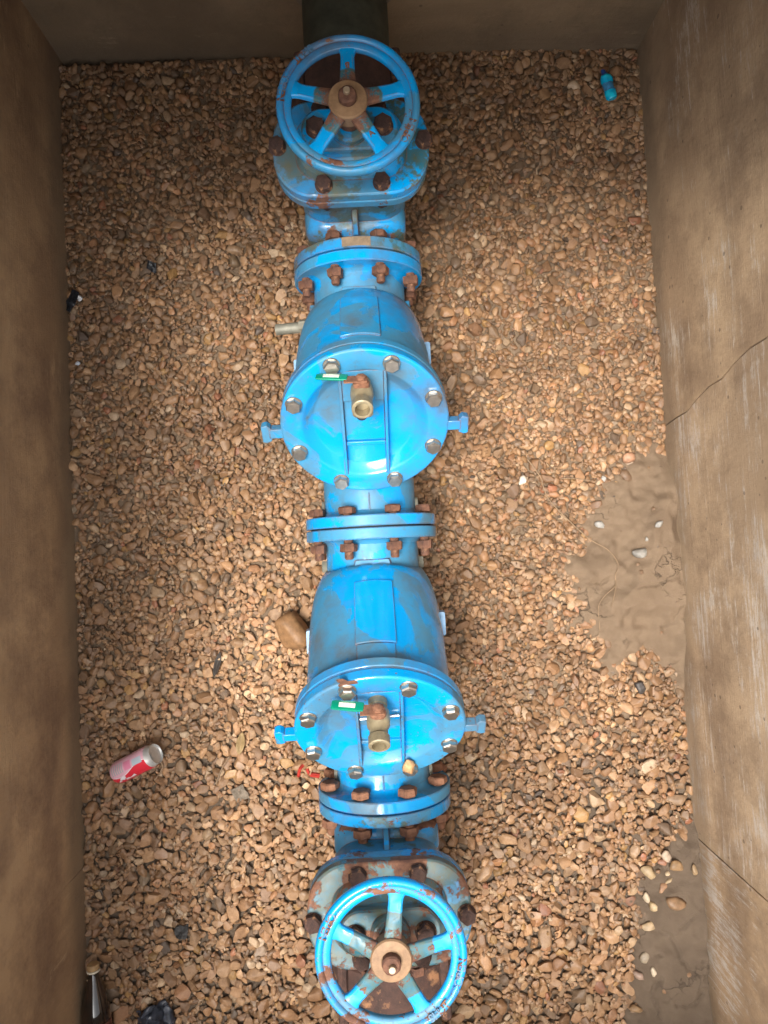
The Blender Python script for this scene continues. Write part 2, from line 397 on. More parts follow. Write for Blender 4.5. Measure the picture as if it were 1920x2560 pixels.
soil += .014 * np.clip(1 - (XR - XX) / .05, 0, 1) * mud
# drying cracks cut into the mud
def carve(pts, width=.0022, depth=.010, seed=0):
    r = random.Random(seed); P = [un(x, y, .03) for x, y in pts]; Q = []
    for a, b in zip(P, P[1:]):
        n_ = max(2, int((b - a).length / .008))
        for i in range(n_): Q.append(a.lerp(b, i / n_) + Vector((r.uniform(-.003, .003), r.uniform(-.003, .003), 0)))
    Q.append(P[-1])
    for a, b in zip(Q, Q[1:]):
        lo = [min(a.x, b.x) - .01, min(a.y, b.y) - .01]; hi = [max(a.x, b.x) + .01, max(a.y, b.y) + .01]
        i0, i1 = max(0, int((lo[0] - GX0) / RES)), min(NX, int((hi[0] - GX0) / RES) + 1)
        j0, j1 = max(0, int((lo[1] - GY0) / RES)), min(NY, int((hi[1] - GY0) / RES) + 1)
        if i1 <= i0 or j1 <= j0: continue
        sx, sy = XX[j0:j1, i0:i1], YY[j0:j1, i0:i1]; ex, ey = b.x - a.x, b.y - a.y
        t = np.clip(((sx - a.x) * ex + (sy - a.y) * ey) / (ex * ex + ey * ey + 1e-12), 0, 1)
        d = np.hypot(sx - a.x - t * ex, sy - a.y - t * ey)
        soil[j0:j1, i0:i1] -= depth * .6 * np.exp(-(d / width) ** 2)
for k, pl in enumerate([[(1680, 2345), (1700, 2380), (1708, 2410), (1725, 2432), (1748, 2440), (1768, 2441)], [(1708, 2330), (1730, 2305), (1745, 2290)],
                        [(1690, 2520), (1720, 2525), (1745, 2515), (1770, 2480)], [(1650, 2400), (1662, 2398)], [(1470, 1455), (1510, 1460), (1530, 1445)],
                        [(1590, 1470), (1640, 1460), (1690, 1440)], [(1660, 1570), (1690, 1560), (1700, 1520)], [(1660, 2450), (1640, 2500), (1660, 2560)],
                        [(1685, 2350), (1660, 2340)], [(1765, 2400), (1755, 2408)]]): carve(pl, seed=k)

def heightfield(name, Z, step, mat):
    z = Z[::step, ::step]; ys = gy[::step]; xs = gx[::step]
    ny, nx = z.shape; co_ = np.empty((ny, nx, 3), np.float32)
    co_[..., 0] = xs[None]; co_[..., 1] = ys[:, None]; co_[..., 2] = z
    idx = np.arange(ny * nx).reshape(ny, nx)
    f = np.stack([idx[:-1, :-1], idx[:-1, 1:], idx[1:, 1:], idx[1:, :-1]], -1).reshape(-1, 4)
    return co_.reshape(-1, 3), f
def np_mesh(name, verts, faces, mat, smooth=True, colors=None):
    me = bpy.data.meshes.new(name); k = faces.shape[1]
    me.vertices.add(len(verts)); me.vertices.foreach_set('co', verts.astype(np.float32).ravel())
    me.loops.add(faces.size); me.loops.foreach_set('vertex_index', faces.astype(np.int32).ravel())
    me.polygons.add(len(faces)); me.polygons.foreach_set('loop_start', np.arange(0, faces.size, k, dtype=np.int32))
    me.polygons.foreach_set('loop_total', np.full(len(faces), k, np.int32))
    me.polygons.foreach_set('use_smooth', np.full(len(faces), smooth, bool))
    if colors is not None:
        a = me.color_attributes.new('stone', 'FLOAT_COLOR', 'POINT')
        a.data.foreach_set('color', np.concatenate([colors, np.ones((len(colors), 1))], 1).astype(np.float32).ravel())
    me.update(); me.validate(); me.materials.append(mat)
    if name == 'gravel': me.set_sharp_from_angle(angle=R(48))
    return me
t = NT('grey_brown_mud')
c1 = t.mix(t.ramp(t.noise(9, 9, .65), .35, .7), (.155, .103, .062), (.225, .155, .097))
c1 = t.mix(t.math('MULTIPLY', t.ramp(t.noise(420, 3, .6), .70, .76), .5), c1, (.42, .36, .28))
sm = t.n('ShaderNodeSeparateXYZ'); t.l(t.co, sm.inputs[0])
damp = t.math('LESS_THAN', sm.outputs[1], -.5)
c1 = t.mix(damp, c1, t.mix(1.0, c1, (.60, .61, .64), 'MULTIPLY'))
vd = t.n('ShaderNodeTexVoronoi'); vd.feature = 'DISTANCE_TO_EDGE'; vd.inputs['Scale'].default_value = 13
wv = t.n('ShaderNodeTexNoise'); wv.inputs['Scale'].default_value = 24; wv.inputs['Detail'].default_value = 6; t.l(t.co, wv.inputs['Vector'])
t.l(t.mix(.09, t.co, wv.outputs['Color'], 'ADD'), vd.inputs['Vector'])
ck = t.math('MULTIPLY', t.ramp(vd.outputs['Distance'], .006, .022, (1, 1, 1, 1), (0, 0, 0, 1)), t.ramp(t.noise(7, 4, .6, t.sc((1, 1, 1), (3, 1, 2))), .56, .64))
c1 = t.mix(t.math('MULTIPLY', ck, .45), c1, (.05, .035, .025))
t.set('Base Color', c1); t.set('Roughness', .8)
t.bump(t.math('SUBTRACT', t.noise(150, 12, .85), t.math('MULTIPLY', ck, 1.2)), .9, .004)
v, f = heightfield('mud', soil, 1, t.m)
soil_ob = inst('soil', np_mesh('soil', v, f, t.m)); soil_ob['kind'] = 'structure'

# stone shapes
def ico(sub):
    bm = bmesh.new(); bmesh.ops.create_icosphere(bm, subdivisions=sub, radius=1)
    v_ = np.array([x.co[:] for x in bm.verts]); f_ = np.array([[y.index for y in x.verts] for x in bm.faces]); bm.free(); return v_, f_
def stone_shape(sub, r, cuts=13, lump=.10):
    v_, f_ = ico(sub); v_ = v_.copy()
    ph = r.random(6) * 9
    v_ *= (1 + lump * np.sin(v_[:, 0] * 2.3 + ph[0]) * np.cos(v_[:, 1] * 2.9 + ph[1]) + lump * .6 * np.sin(v_[:, 2] * 4.1 + ph[2] + v_[:, 0] * 3))[:, None]
    for _ in range(cuts):
        n_ = r.normal(size=3); n_ /= np.linalg.norm(n_); d = r.uniform(.50, .80)
        e = v_ @ n_ - d; k = e > 0; v_[k] -= np.outer(e[k] * .99, n_)
    v_ /= np.abs(v_).max(0); return v_, f_
def stone_shape_grit(r):
    v_, f_ = ico(1)
    if len(v_) > 12: pass
    bm = bmesh.new(); bmesh.ops.create_icosphere(bm, subdivisions=1, radius=1); v_ = np.array([x.co[:] for x in bm.verts]); f_ = np.array([[y.index for y in x.verts] for x in bm.faces]); bm.free()
    return v_ * r.uniform(.75, 1.15, (len(v_), 1)), f_
sr = np.random.default_rng(5)
shapes_hi = [stone_shape(3, sr, 15) for _ in range(32)]
shapes_lo = [stone_shape(2, sr, 9, .07) for _ in range(26)]
PAL = np.array([(.42, .28, .165), (.38, .245, .14), (.34, .215, .125), (.46, .32, .20), (.40, .26, .155), (.30, .20, .13), (.37, .27, .18), (.50, .39, .27), (.41, .24, .135), (.25, .19, .14), (.56, .47, .36), (.14, .11, .09), (.37, .18, .11), (.44, .29, .13)])
PW = np.array([20, 18, 13, 14, 14, 8, 10, 6, 7, 3, 1.2, .5, 1.0, 2.4]); PW = PW / PW.sum()

Hm = floor_z.copy()
N_ST = 33000; N_BIG = 22500
sizes = np.clip(np.exp(rng.normal(math.log(.0081), .35, N_BIG)), .0046, .0190)
order = np.argsort(-sizes * (1 + rng.normal(0, .30, N_BIG))); sizes = np.concatenate([sizes[order], rng.uniform(.0026, .0050, N_ST - N_BIG)])
kern = {}
st = []     # x,y,z,rx,ry,rz,yaw
for i in range(N_ST):
    s = sizes[i]
    k = max(1, int(round(s * .8 / RES)))
    best = None
    for _ in range(6 if i < N_BIG else 3):
        x = rng.uniform(XL + .006, XR - .006); y = rng.uniform(YB + .006, YT - .004)
        ci = int((x - GX0) / RES); cj = int((y - GY0) / RES)
        if mud_h[cj, ci] > .050: continue
        sub = Hm[max(0, cj - k):cj + k + 1, max(0, ci - k):ci + k + 1]
        q = sub.mean() + .0035 * rng.random()
        if best is None or q < best[0]: best = (q, x, y, ci, cj, sub)
    if best is None: continue
    q, x, y, ci, cj, sub = best
    loc = 1 + .26 * max(0, (-.1 - y))
    a = s * rng.uniform(1.0, 1.32) * loc; b = s * rng.uniform(.74, 1.0) * loc; c = s * rng.uniform(.45, .70)
    if i < N_BIG and sub.mean() > .018: continue
    z = sub.mean() * .75 + sub.max() * .25 + c * .42
    if z + c < soil[cj, ci] - .001: continue
    st.append((x, y, z, a, b, c, rng.uniform(0, 2 * PI)))
    kk = int(a / RES) + 1
    j0, j1, i0, i1 = max(0, cj - kk), cj + kk + 1, max(0, ci - kk), ci + kk + 1
    dx = XX[j0:j1, i0:i1] - x; dy = YY[j0:j1, i0:i1] - y; rr_ = (dx * dx + dy * dy) / (a * b)
    Hm[j0:j1, i0:i1] = np.where(rr_ < 1, np.maximum(Hm[j0:j1, i0:i1], z + c * np.sqrt(np.clip(1 - rr_, 0, 1)) * .92), Hm[j0:j1, i0:i1])
for _ in range(150):        # crumbs and small stones lying on the mud itself
    x = rng.uniform(XL + .9, XR - .01); y = rng.uniform(YB + .01, YT - .3); ci = int((x - GX0) / RES); cj = int((y - GY0) / RES)
    if mud[cj, ci] < .5: continue
    s = rng.uniform(.0022, .0058); st.append((x, y, soil[cj, ci] + s * .2, s * 1.2, s, s * .6, rng.uniform(0, 6)))
st = np.array(st); Hm = np.maximum(Hm, soil)
print('stones', len(st))
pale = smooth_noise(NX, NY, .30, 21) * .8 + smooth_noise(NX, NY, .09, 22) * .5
def top_z(x, y, r=.01):
    i = int((x - GX0) / RES); j = int((y - GY0) / RES); k = max(1, int(r / RES))
    return float(np.percentile(Hm[max(0, j - k):j + k + 1, max(0, i - k):i + k + 1], 80))
def emit(sel, shapes, name):
    vs, fs, cs = [], [], []; base = 0
    for n_, i in enumerate(sel):
        x, y, z, a, b, c, yaw = st[i]
        v_, f_ = shapes[int(sr.integers(len(shapes)))]
        w = v_ * (a, b, c)
        tl = sr.normal(0, .22, 2)
        cy, sy = math.cos(yaw), math.sin(yaw)
        ct, s2 = math.cos(tl[0]), math.sin(tl[0]); cu, su = math.cos(tl[1]), math.sin(tl[1])
        Rm = np.array([[cy, -sy, 0], [sy, cy, 0], [0, 0, 1]]) @ np.array([[1, 0, 0], [0, ct, -s2], [0, s2, ct]]) @ np.array([[cu, 0, su], [0, 1, 0], [-su, 0, cu]])
        w = w @ Rm.T + (x, y, z)
        w[:, 0] = np.clip(w[:, 0], XL - .001, XR + .002)
        vs.append(w); fs.append(f_ + base); base += len(v_)
        ci = int((x - GX0) / RES); cj = int((y - GY0) / RES)
        pl = pale[cj, ci] * .6 + .58 * math.exp(-((x + .28) ** 2 / .06 + (y + .32) ** 2 / .10)) * 2 + .3 * math.exp(-((x - .25) ** 2 / .03 + (y + .0) ** 2 / .08))  # random tone, plus two pools of light painted into the stone colours
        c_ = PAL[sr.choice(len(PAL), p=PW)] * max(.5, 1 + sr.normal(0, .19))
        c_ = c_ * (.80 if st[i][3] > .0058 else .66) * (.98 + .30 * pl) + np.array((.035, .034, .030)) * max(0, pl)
        if mud[cj, ci] > .35: c_ = c_ * .8 + np.array((.04, .035, .028))
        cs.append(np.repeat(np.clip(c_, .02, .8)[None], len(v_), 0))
    return np.concatenate(vs), np.concatenate(fs), np.concatenate(cs)
t = NT('gravel_stone')
at = t.n('ShaderNodeAttribute'); at.attribute_name = 'stone'
nz = t.noise(62, 10, .78)
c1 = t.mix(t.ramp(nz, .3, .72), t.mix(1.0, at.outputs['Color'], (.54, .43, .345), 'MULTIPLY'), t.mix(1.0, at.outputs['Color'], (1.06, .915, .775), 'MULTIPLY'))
c1 = t.mix(t.math('MULTIPLY', t.ramp(t.noise(330, 4, .7), .60, .70), .35), c1, t.mix(1.0, c1, (.45, .40, .36), 'MULTIPLY'))
t.set('Base Color', c1); t.set('Roughness', t.ramp(t.noise(14, 4, .6), .35, .65, (.38,) * 3 + (1,), (.68,) * 3 + (1,)))
t.bump(t.noise(260, 8, .75), .6, .0016)
M_STONE = t.m
sz = st[:, 3] * (1 + .5 * (st[:, 1] < -.2))
big = np.argsort(-sz); nb = 2500
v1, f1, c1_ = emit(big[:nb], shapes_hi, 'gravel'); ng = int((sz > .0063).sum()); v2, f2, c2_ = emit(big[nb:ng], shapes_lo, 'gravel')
shapes_grit = [stone_shape_grit(sr) for _ in range(12)]
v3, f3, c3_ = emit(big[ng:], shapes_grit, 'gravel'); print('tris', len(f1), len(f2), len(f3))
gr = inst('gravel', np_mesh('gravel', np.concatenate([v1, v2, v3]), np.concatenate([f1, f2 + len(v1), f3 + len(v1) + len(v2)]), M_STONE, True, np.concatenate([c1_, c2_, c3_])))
gr['kind'] = 'stuff'; tag(gr, 'tan and brown gravel covering the pit floor', 'gravel')

# ------------------------------------------------------------------ flanges and bolts shared by the valves
ME_FB = [hexbolt(.030, .017, M_RUST, 'flange_bolt', shank=.058, washer=False, jit=.0013, seed=s_, nut2=.012) for s_ in (1, 2, 3)]
ME_FBO = [hexbolt(.034, .017, M_RUST_ORANGE, 'flange_bolt', shank=.058, washer=False, jit=.0008, seed=s_, nut2=.012) for s_ in (1, 2, 3)]
ME_CB = [hexbolt(.0255, .014, M_STEEL, 'cover_bolt', washer=True, seed=s_) for s_ in (1, 2, 3, 4)]
ME_BB = [hexbolt(.027, .017, M_RUST_DARK, 'bonnet_bolt', shank=.055, washer=True, jit=.0015, seed=s_, nut2=.014) for s_ in (1, 2, 3)]
ME_GB = [hexbolt(.030, .018, M_RUST_DARK, 'gland_bolt', shank=.02, washer=True, jit=.0018, seed=s_) for s_ in (4, 5)]
FR, FT, BC = .1395, .0245, .1205
def flange(y, sgn, mat, parent, hub=.100):
    """flange whose mating face lies at y and whose body goes towards sgn"""
    m = MB(); M = T(0, y, 0) @ (AX_Y if sgn > 0 else Matrix.Rotation(PI / 2, 4, 'X'))
    m.lathe([(.09, .0016), (FR - .012, .0016), (FR - .0105, .0016), (FR - .0015, .0018), (FR, .0034), (FR, FT - .002), (FR - .0015, FT), (hub + .012, FT), (hub + .003, FT + .004), (hub - .002, FT + .012)], 72, M)
    return m.build('flange', mat, parent)
def joint_bolts(parent, y, meshes, k0=0):
    for k in range(8):
        a = R(22.5 + 45 * k)
        # head on the +y side, nut on the -y side
        M = T(BC * math.cos(a), y + FT + .0016, BC * math.sin(a)) @ AX_Y
        inst('flange_bolt', meshes[(k + k0) % 3], parent, M)
def gasket(y, parent):
    m = MB(); m.lathe([(FR - .010, -.0022), (FR - .010, .0022)], 48, T(0, y, 0) @ AX_Y); m.build('gasket', M_GASKET, parent)

# ------------------------------------------------------------------ check valves
LV = .562; TH = R(43.0)
NRM = Vector((0, -math.sin(TH), math.cos(TH))); UPS = Vector((0, math.cos(TH), math.sin(TH)))
CC = Vector((0, .186, .232)); RCV = .157
MC = Matrix(((1, 0, 0, CC.x), (0, UPS.y, NRM.y, CC.y), (0, UPS.z, NRM.z, CC.z), (0, 0, 0, 1)))
P2 = CC - NRM * .042; P1 = Vector((0, P2.y + P2.z * math.tan(TH), 0)); P0 = Vector((0, LV - .088, 0))
def axis(s):
    p = P0 * (1 - s) ** 2 + P1 * 2 * s * (1 - s) + P2 * s * s
    d = (P1 - P0) * 2 * (1 - s) + (P2 - P1) * 2 * s; d.normalize()
    return p, Vector((0, -d.z * -1 if False else d.z, -d.y))        # up direction in the section plane
def surf(s, a, off=0.0):
    p, U = axis(s)
    e = 1 - (1 - min(1, s / .72)) ** 2
    r = .102 + (.137 - .102) * e + off
    return p + Vector((1, 0, 0)) * r * math.cos(a) + U * r * math.sin(a)
def patch(m, s0, s1, a0, a1, off, n=12):
    rings = []
    for o in (-.004, off):
        pass
    g = [[[surf(s0 + (s1 - s0) * i / n, a0 + (a1 - a0) * j / n, o) for j in range(n + 1)] for i in range(n + 1)] for o in (off, -.004)]
    V = [[[m.bm.verts.new(p) for p in r_] for r_ in q] for q in g]
    for i in range(n):
        for j in range(n): m.bm.faces.new((V[0][i][j], V[0][i][j + 1], V[0][i + 1][j + 1], V[0][i + 1][j]))
        for q in (0, n):
            m.bm.faces.new((V[0][i][q], V[0][i + 1][q], V[1][i + 1][q], V[1][i][q]))
            m.bm.faces.new((V[0][q][i], V[1][q][i], V[1][q][i + 1], V[0][q][i + 1]))
def check_valve(y0, label, near):
    MB_, MCV = (M_CHECK_NEAR, M_COVER_NEAR) if near else (M_CHECK_FAR, M_COVER_FAR)
    t = thing('check_valve', label, 'valve', (X0, y0, AXZ), 0, 'check valves along the blue pipe run')
    m = MB(); n = 64
    rings = [[(.100 * math.cos(2 * PI * i / n), LV - .02, .100 * math.sin(2 * PI * i / n)) for i in range(n)],
             [(.099 * math.cos(2 * PI * i / n), LV - .05, .099 * math.sin(2 * PI * i / n)) for i in range(n)],
             [(.0985 * math.cos(2 * PI * i / n), LV - .089, .0985 * math.sin(2 * PI * i / n)) for i in range(n)],
             [(.102 * math.cos(2 * PI * i / n), LV - .093, .102 * math.sin(2 * PI * i / n)) for i in range(n)]]
    for k in range(21): rings.append([surf(k / 20, 2 * PI * i / n) for i in range(n)])
    m.loft(rings)
    m.lathe([(.0985, .02), (.0975, .06), (.099, .40)], n, T(0, 0, 0) @ AX_Y)
    m.box((0, .045, .0985), (.0022, .05, .0022))
    m.lathe([(.130, -.047), (RCV - .006, -.047), (RCV, -.043), (RCV, -.0265), (RCV - .002, -.0245)], 96, MC)
    patch(m, .50, .90, R(90 - 15.5), R(90 + 15.5), .0042)
    if near: patch(m, .905, .985, R(90 - 14.5), R(90 + 14.5), .0030)
    # trapezium tab at the crown of the neck
    for (ya, yb, w) in ((LV - .094, LV - .066, .036),):
        m.loft([[(-w - .006, ya, .085), (w + .006, ya, .085), (w, yb, .085), (-w, yb, .085)], [(-w - .004, ya, .1035), (w + .004, ya, .1035), (w - .002, yb, .1025), (-w + .002, yb, .1025)]])
    m.build('body', MB_, t, bevel=.0009)
    flange(LV, -1, MB_, t); flange(0, 1, MB_, t)
    # side lugs and plugs
    for s_ in (-1, 1):
        m = MB(); m.loft([rrect(.028, .052, .004, 3, -.012), rrect(.024, .048, .004, 3, .012)], M=T(s_ * .131, .345 + .012 * s_, .062)); m.build('side_lug', M_PALEBLUE, t)
        m = MB(); m.lathe([(.014, 0), (.014, .010), (.010, .0115)], 6, T(s_ * .099, LV - .078, -.01) @ Matrix.Rotation(s_ * PI / 2, 4, 'Y')); m.build('plug', M_PLUG if near else MB_, t)
        m = MB(); m.lathe([(.018, 0), (.018, .006), (.013, .007)], 16, T(s_ * .097, .045, .0) @ Matrix.Rotation(s_ * PI / 2, 4, 'Y')); m.build('plug', M_PLUG, t)
    # cover
    m = MB(); DF = -.0185
    m.lathe([(.02, DF), (.0935, DF), (.0985, DF + .0022), (.1125, -.0045), (.1155, -.0015), (.119, 0), (RCV - .003, 0), (RCV, -.003), (RCV, -.0195), (RCV - .002, -.0215)], 128, MC)
    for s_ in (-1, 1): m.box((s_ * .0405, 0, -.0075), (.0055, .226, .0185), MC)
    m.box((0, .083, -.009), (.0752, .062, .0165), MC)              # flat pad under the cock
    m.box((0, .005, -.0155), (.0752, .088, .0125), MC)             # middle plate
    m.box((0, -.0445, -.0115), (.0752, .008, .0125), MC)
    m.box((0, -.083, -.0190), (.0752, .066, .004), MC)
    m.build('cover', MCV, t, bevel=.0012)
    for s_ in (-1, 1):
        m = MB(); dy = -.012
        m.box((s_ * .166, dy, -.011), (.026, .020, .018), MC)
        m.loft([[(x * s_, y, z) for x, y in ((.176, dy - .016), (.186, dy - .0205), (.194, dy - .018), (.194, dy + .016), (.183, dy + .019), (.176, dy + .012))] for z in (-.020, -.003)], M=MC)
        m.build('lifting_ear', MCV, t, bevel=.0015)
    m = MB(); m.lathe([(RCV - .0012, -.0246), (RCV - .0012, -.0213)], 96, MC); m.build('gasket', MB_, t)
    for k in range(8):
        a = R(22.5 + 45 * k); inst('cover_bolt', ME_CB[k % 4], t, MC @ T(.1375 * math.cos(a), .1375 * math.sin(a), 0) @ Matrix.Rotation(R(17 * k), 4, 'Z'))
    # ball cock standing on the cover
    M = MC @ T(-.002, .090, -.001)
    m = MB()
    m.lathe([(.0165, 0), (.0165, .012), (.0150, .014), (.0150, .020), (.0195, .024), (.0205, .040), (.0195, .052), (.0160, .058), (.0160, .070), (.0185, .073), (.0185, .089), (.0165, .0905), (.0128, .0905), (.0125, .070)], 28, M, True, True)
    cock = m.build('ball_cock', M_BRASS, t)
    SM = M @ T(0, .014, .038) @ Matrix.Rotation(-PI / 2, 4, 'X')       # stem points up-slope
    m = MB(); m.lathe([(.0145, -.004), (.0145, .008), (.0115, .010), (.0115, .015)], 14, SM, jit=.0008, rr=random.Random(2)); m.lathe([(.0095, .014), (.0095, .021), (.006, .023)], 6, SM)
    m.box((-.010, -.001, .0155), (.040, .020, .0028), SM); m.build('stem_nut', M_RUST_ORANGE, cock)
    # lever: rust-free green grip
    LM = SM @ Matrix.Rotation(R(-9), 4, 'Z')
    m = MB(); m.loft([rrect(.0035, .0175, .0015, 2, 0), rrect(.0045, .0195, .002, 2, .010), rrect(.0042, .0185, .002, 2, .050), rrect(.003, .016, .0014, 2, .055)],
                     M=LM @ T(-.024, .001, .0165) @ Matrix.Rotation(-PI / 2, 4, 'Y')); m.build('lever', M_GREEN, cock)
    m = MB(); m.box((-.052, .001, .0192), (.028, .0085, .0008), LM); m.build('label', M_STICKER, cock)
    m = MB(); m.tube([MC @ Vector((-.0345, .045, .0035)), MC @ Vector((.0345, .050, .0035))], .0032, 10); m.build('pin', M_PIN, t) if near else m.bm.free()
    if not near:
        m = MB(); m.loft([rrect(.036, .030, .008, 4, .030), rrect(.036, .030, .008, 4, .060), rrect(.030, .024, .008, 4, .064)], M=M @ T(0, -.020, 0)); m.build('cock_elbow', M_BRASS, t)
        m = MB(); m.lathe([(.009, 0), (.009, .004), (.007, .006)], 12, M @ T(-.002, -.028, .063)); m.build('drain_screw', M_GASKET, t)
        m = MB(); m.tube([(-.095, LV - .105, -.02), (-.13, LV - .105, -.03), (-.19, LV - .107, -.036)], .0125, 12); m.tube([(-.12, LV - .105, -.027), (-.135, LV - .105, -.030)], .0165, 6)
        m.build('drain_nipple', M_PLUG, t)
    if near:
        joint_bolts(t, 0, ME_FBO)
        m = MB(); rr_ = random.Random(4); sh = [1 + .35 * math.sin(k_ * .9 + 1) + rr_.uniform(-.15, .2) for k_ in range(22)]
        m.loft([[(q_ * sh[k_] * math.cos(2 * PI * k_ / 22), q_ * .55 * sh[k_] * math.sin(2 * PI * k_ / 22), z_) for k_ in range(22)] for q_, z_ in ((.0165, .0002), (.0150, .0007), (.006, .0010))], M=MC @ T(-.054, .147, .0)); m.build('rust_scab', M_RUST, t)
    gasket(LV, t)
    return t
Y1 = .044; Y2 = Y1 - LV; Y3 = Y1 + LV
cv1 = check_valve(Y1, 'blue check valve with bright wet round cover, between the far handwheel valve and middle flange', False)
cv2 = check_valve(Y2, 'blue check valve with grimy round cover carrying a pebble, nearer than the middle flange', True)
joint_bolts(cv1, 0, ME_FB, 1); joint_bolts(cv1, LV, ME_FB, 2)
# faded sticker wrapped on the rim of the far flange
def rim_patch(parent, y0, y1, a0, a1, mat, name):
    m = MB(); n = 12; r = FR + .0006
    m.loft([[(rr_ * math.cos(a0 + (a1 - a0) * i / n), y, rr_ * math.sin(a0 + (a1 - a0) * i / n)) for y, rr_ in ((y0, r - .002), (y0, r), (y1, r), (y1, r - .002))] for i in range(n + 1)])
    m.build(name, mat, parent)

# ------------------------------------------------------------------ gate valves
GH = .1335; GF = .146
def letter_mesh(ch, size):
    cu = bpy.data.curves.new('t', 'FONT'); cu.body = ch; cu.size = size; cu.extrude = .0007; cu.align_x = 'CENTER'; cu.align_y = 'CENTER'; cu.offset = .0004; cu.resolution_u = 3
    o = bpy.data.objects.new('t', cu); COL.objects.link(o); dg = bpy.context.evaluated_depsgraph_get(); dg.update()
    me = bpy.data.meshes.new_from_object(o.evaluated_get(dg)); bpy.data.objects.remove(o)
    return me
def lettering(items, mat, parent, name='lettering'):
    bm = bmesh.new()
    for ch, size, M in items:
        me = letter_mesh(ch, size); me.transform(M); bm.from_mesh(me); bpy.data.meshes.remove(me)
    me = bpy.data.meshes.new(name); bm.to_mesh(me); bm.free(); me.materials.append(mat)
    return inst(name, me, parent)
WR = .1225
def handwheel(parent, zc, a0, mrim, mspoke, mletter):
    """rim with an inner groove, five spokes, dished hub; z = 0 at the rim's centre plane"""
    m = MB(); rings = []; N = 120
    sec = [(-.0260, -.001), (-.0255, .0035), (-.0235, .0058), (-.0145, .0072), (-.0133, .0064), (-.0122, .0086), (-.0085, .0112), (-.0045, .0108), (-.0012, .0075), (0, .0015), (-.001, -.0040), (-.006, -.0080), (-.0235, -.0072), (-.0255, -.005)]
    for i in range(N):
        a = 2 * PI * i / N; rings.append([((WR + x) * math.cos(a), (WR + x) * math.sin(a), z) for x, z in sec])
    rings.append(rings[0])
    m.loft(rings, False, False); bmesh.ops.remove_doubles(m.bm, verts=m.bm.verts, dist=1e-6)
    w = m.build('handwheel', mrim, parent, T(0, 0, zc), smooth=50)
    for k in range(5):
        a = a0 + R(72) * k; m = MB(); rg = []
        for q in np.linspace(0, 1, 9):
            r = .026 + (.101 - .026) * q; wd = .0145 - .0030 * math.sin(q * PI * .55) + (.006 * max(0, (q - .85) / .15)) ** 1 * 1.0
            z = .012 * (1 - q) ** 1.5; th = .0050
            rg.append([(r, -wd, z - th), (r, wd, z - th), (r, wd, z + th * .5), (r, wd * .72, z + th), (r, -wd * .72, z + th), (r, -wd, z + th * .5)])
        m.loft(rg); m.build('spoke', mspoke, w, Matrix.Rotation(a, 4, 'Z'), bevel=.0012)
    m = MB(); m.lathe([(.030, -.012), (.031, .006), (.033, .012), (.0335, .0185), (.0315, .0215), (.016, .0230), (.0150, .0220)], 40); m.build('hub', M_HUB, w)
    m = MB(); m.lathe([(.0150, .0215), (.0155, .024), (.0152, .033), (.0125, .036)], 12, jit=.0007, rr=random.Random(5)); m.build('hub_nut', M_RUST, w)
    m = MB(); m.lathe([(.0058, .034), (.0058, .0425), (.0050, .0435)], 14, T(.001, -.002, 0)); m.build('stem_end', simple('stem_tip', (.38, .28, .18), .4, .4), w)
    it = []
    def ring_text(word, adeg, step, size=.0175, r=WR - .0085):
        for i, ch in enumerate(word):
            a = R(adeg + step * i); it.append((ch, size, Matrix.Rotation(a, 4, 'Z') @ T(r, 0, .0104) @ Matrix.Rotation(PI / 2, 4, 'Z')))
    ring_text('OPEN', -22.5, 5.2); ring_text('SHUT', -58.5, 5.2); ring_text('OPEN', 144, 5.2)
    for am in (-31,): # double ended arrow between the words
        pass
    for q in range(3): lettering(it[q * 4:q * 4 + 4], mletter, w)
    m = MB()
    for q in (-1, 1):
        pts = [((WR - .0085 + q * .0030) * math.cos(R(a)), (WR - .0085 + q * .0030) * math.sin(R(a)), .0113) for a in np.linspace(-38, -29, 9)]
        m.tube(pts, .0007, 6)
    a = R(-26.5); c_ = Vector(((WR - .0085) * math.cos(a), (WR - .0085) * math.sin(a), .0113))
    ra = Vector((math.cos(a), math.sin(a), 0)); ta = Vector((-math.sin(a), math.cos(a), 0))
    m.tube([c_ - ta * .005 - ra * .0055, c_ + ta * .004, c_ - ta * .005 + ra * .0055], .0009, 6)
    m.build('arrow', mrim, w)
    sp = []
    for k, ch in ((0, 'B'), (3, 'A')):
        sp.append((ch, .014, Matrix.Rotation(a0 + R(72) * k, 4, 'Z') @ T(.066, 0, .0092) @ Matrix.Rotation(PI / 2, 4, 'Z')))
    for q in sp: lettering([q], mletter, w, 'spoke_letter')
    return w
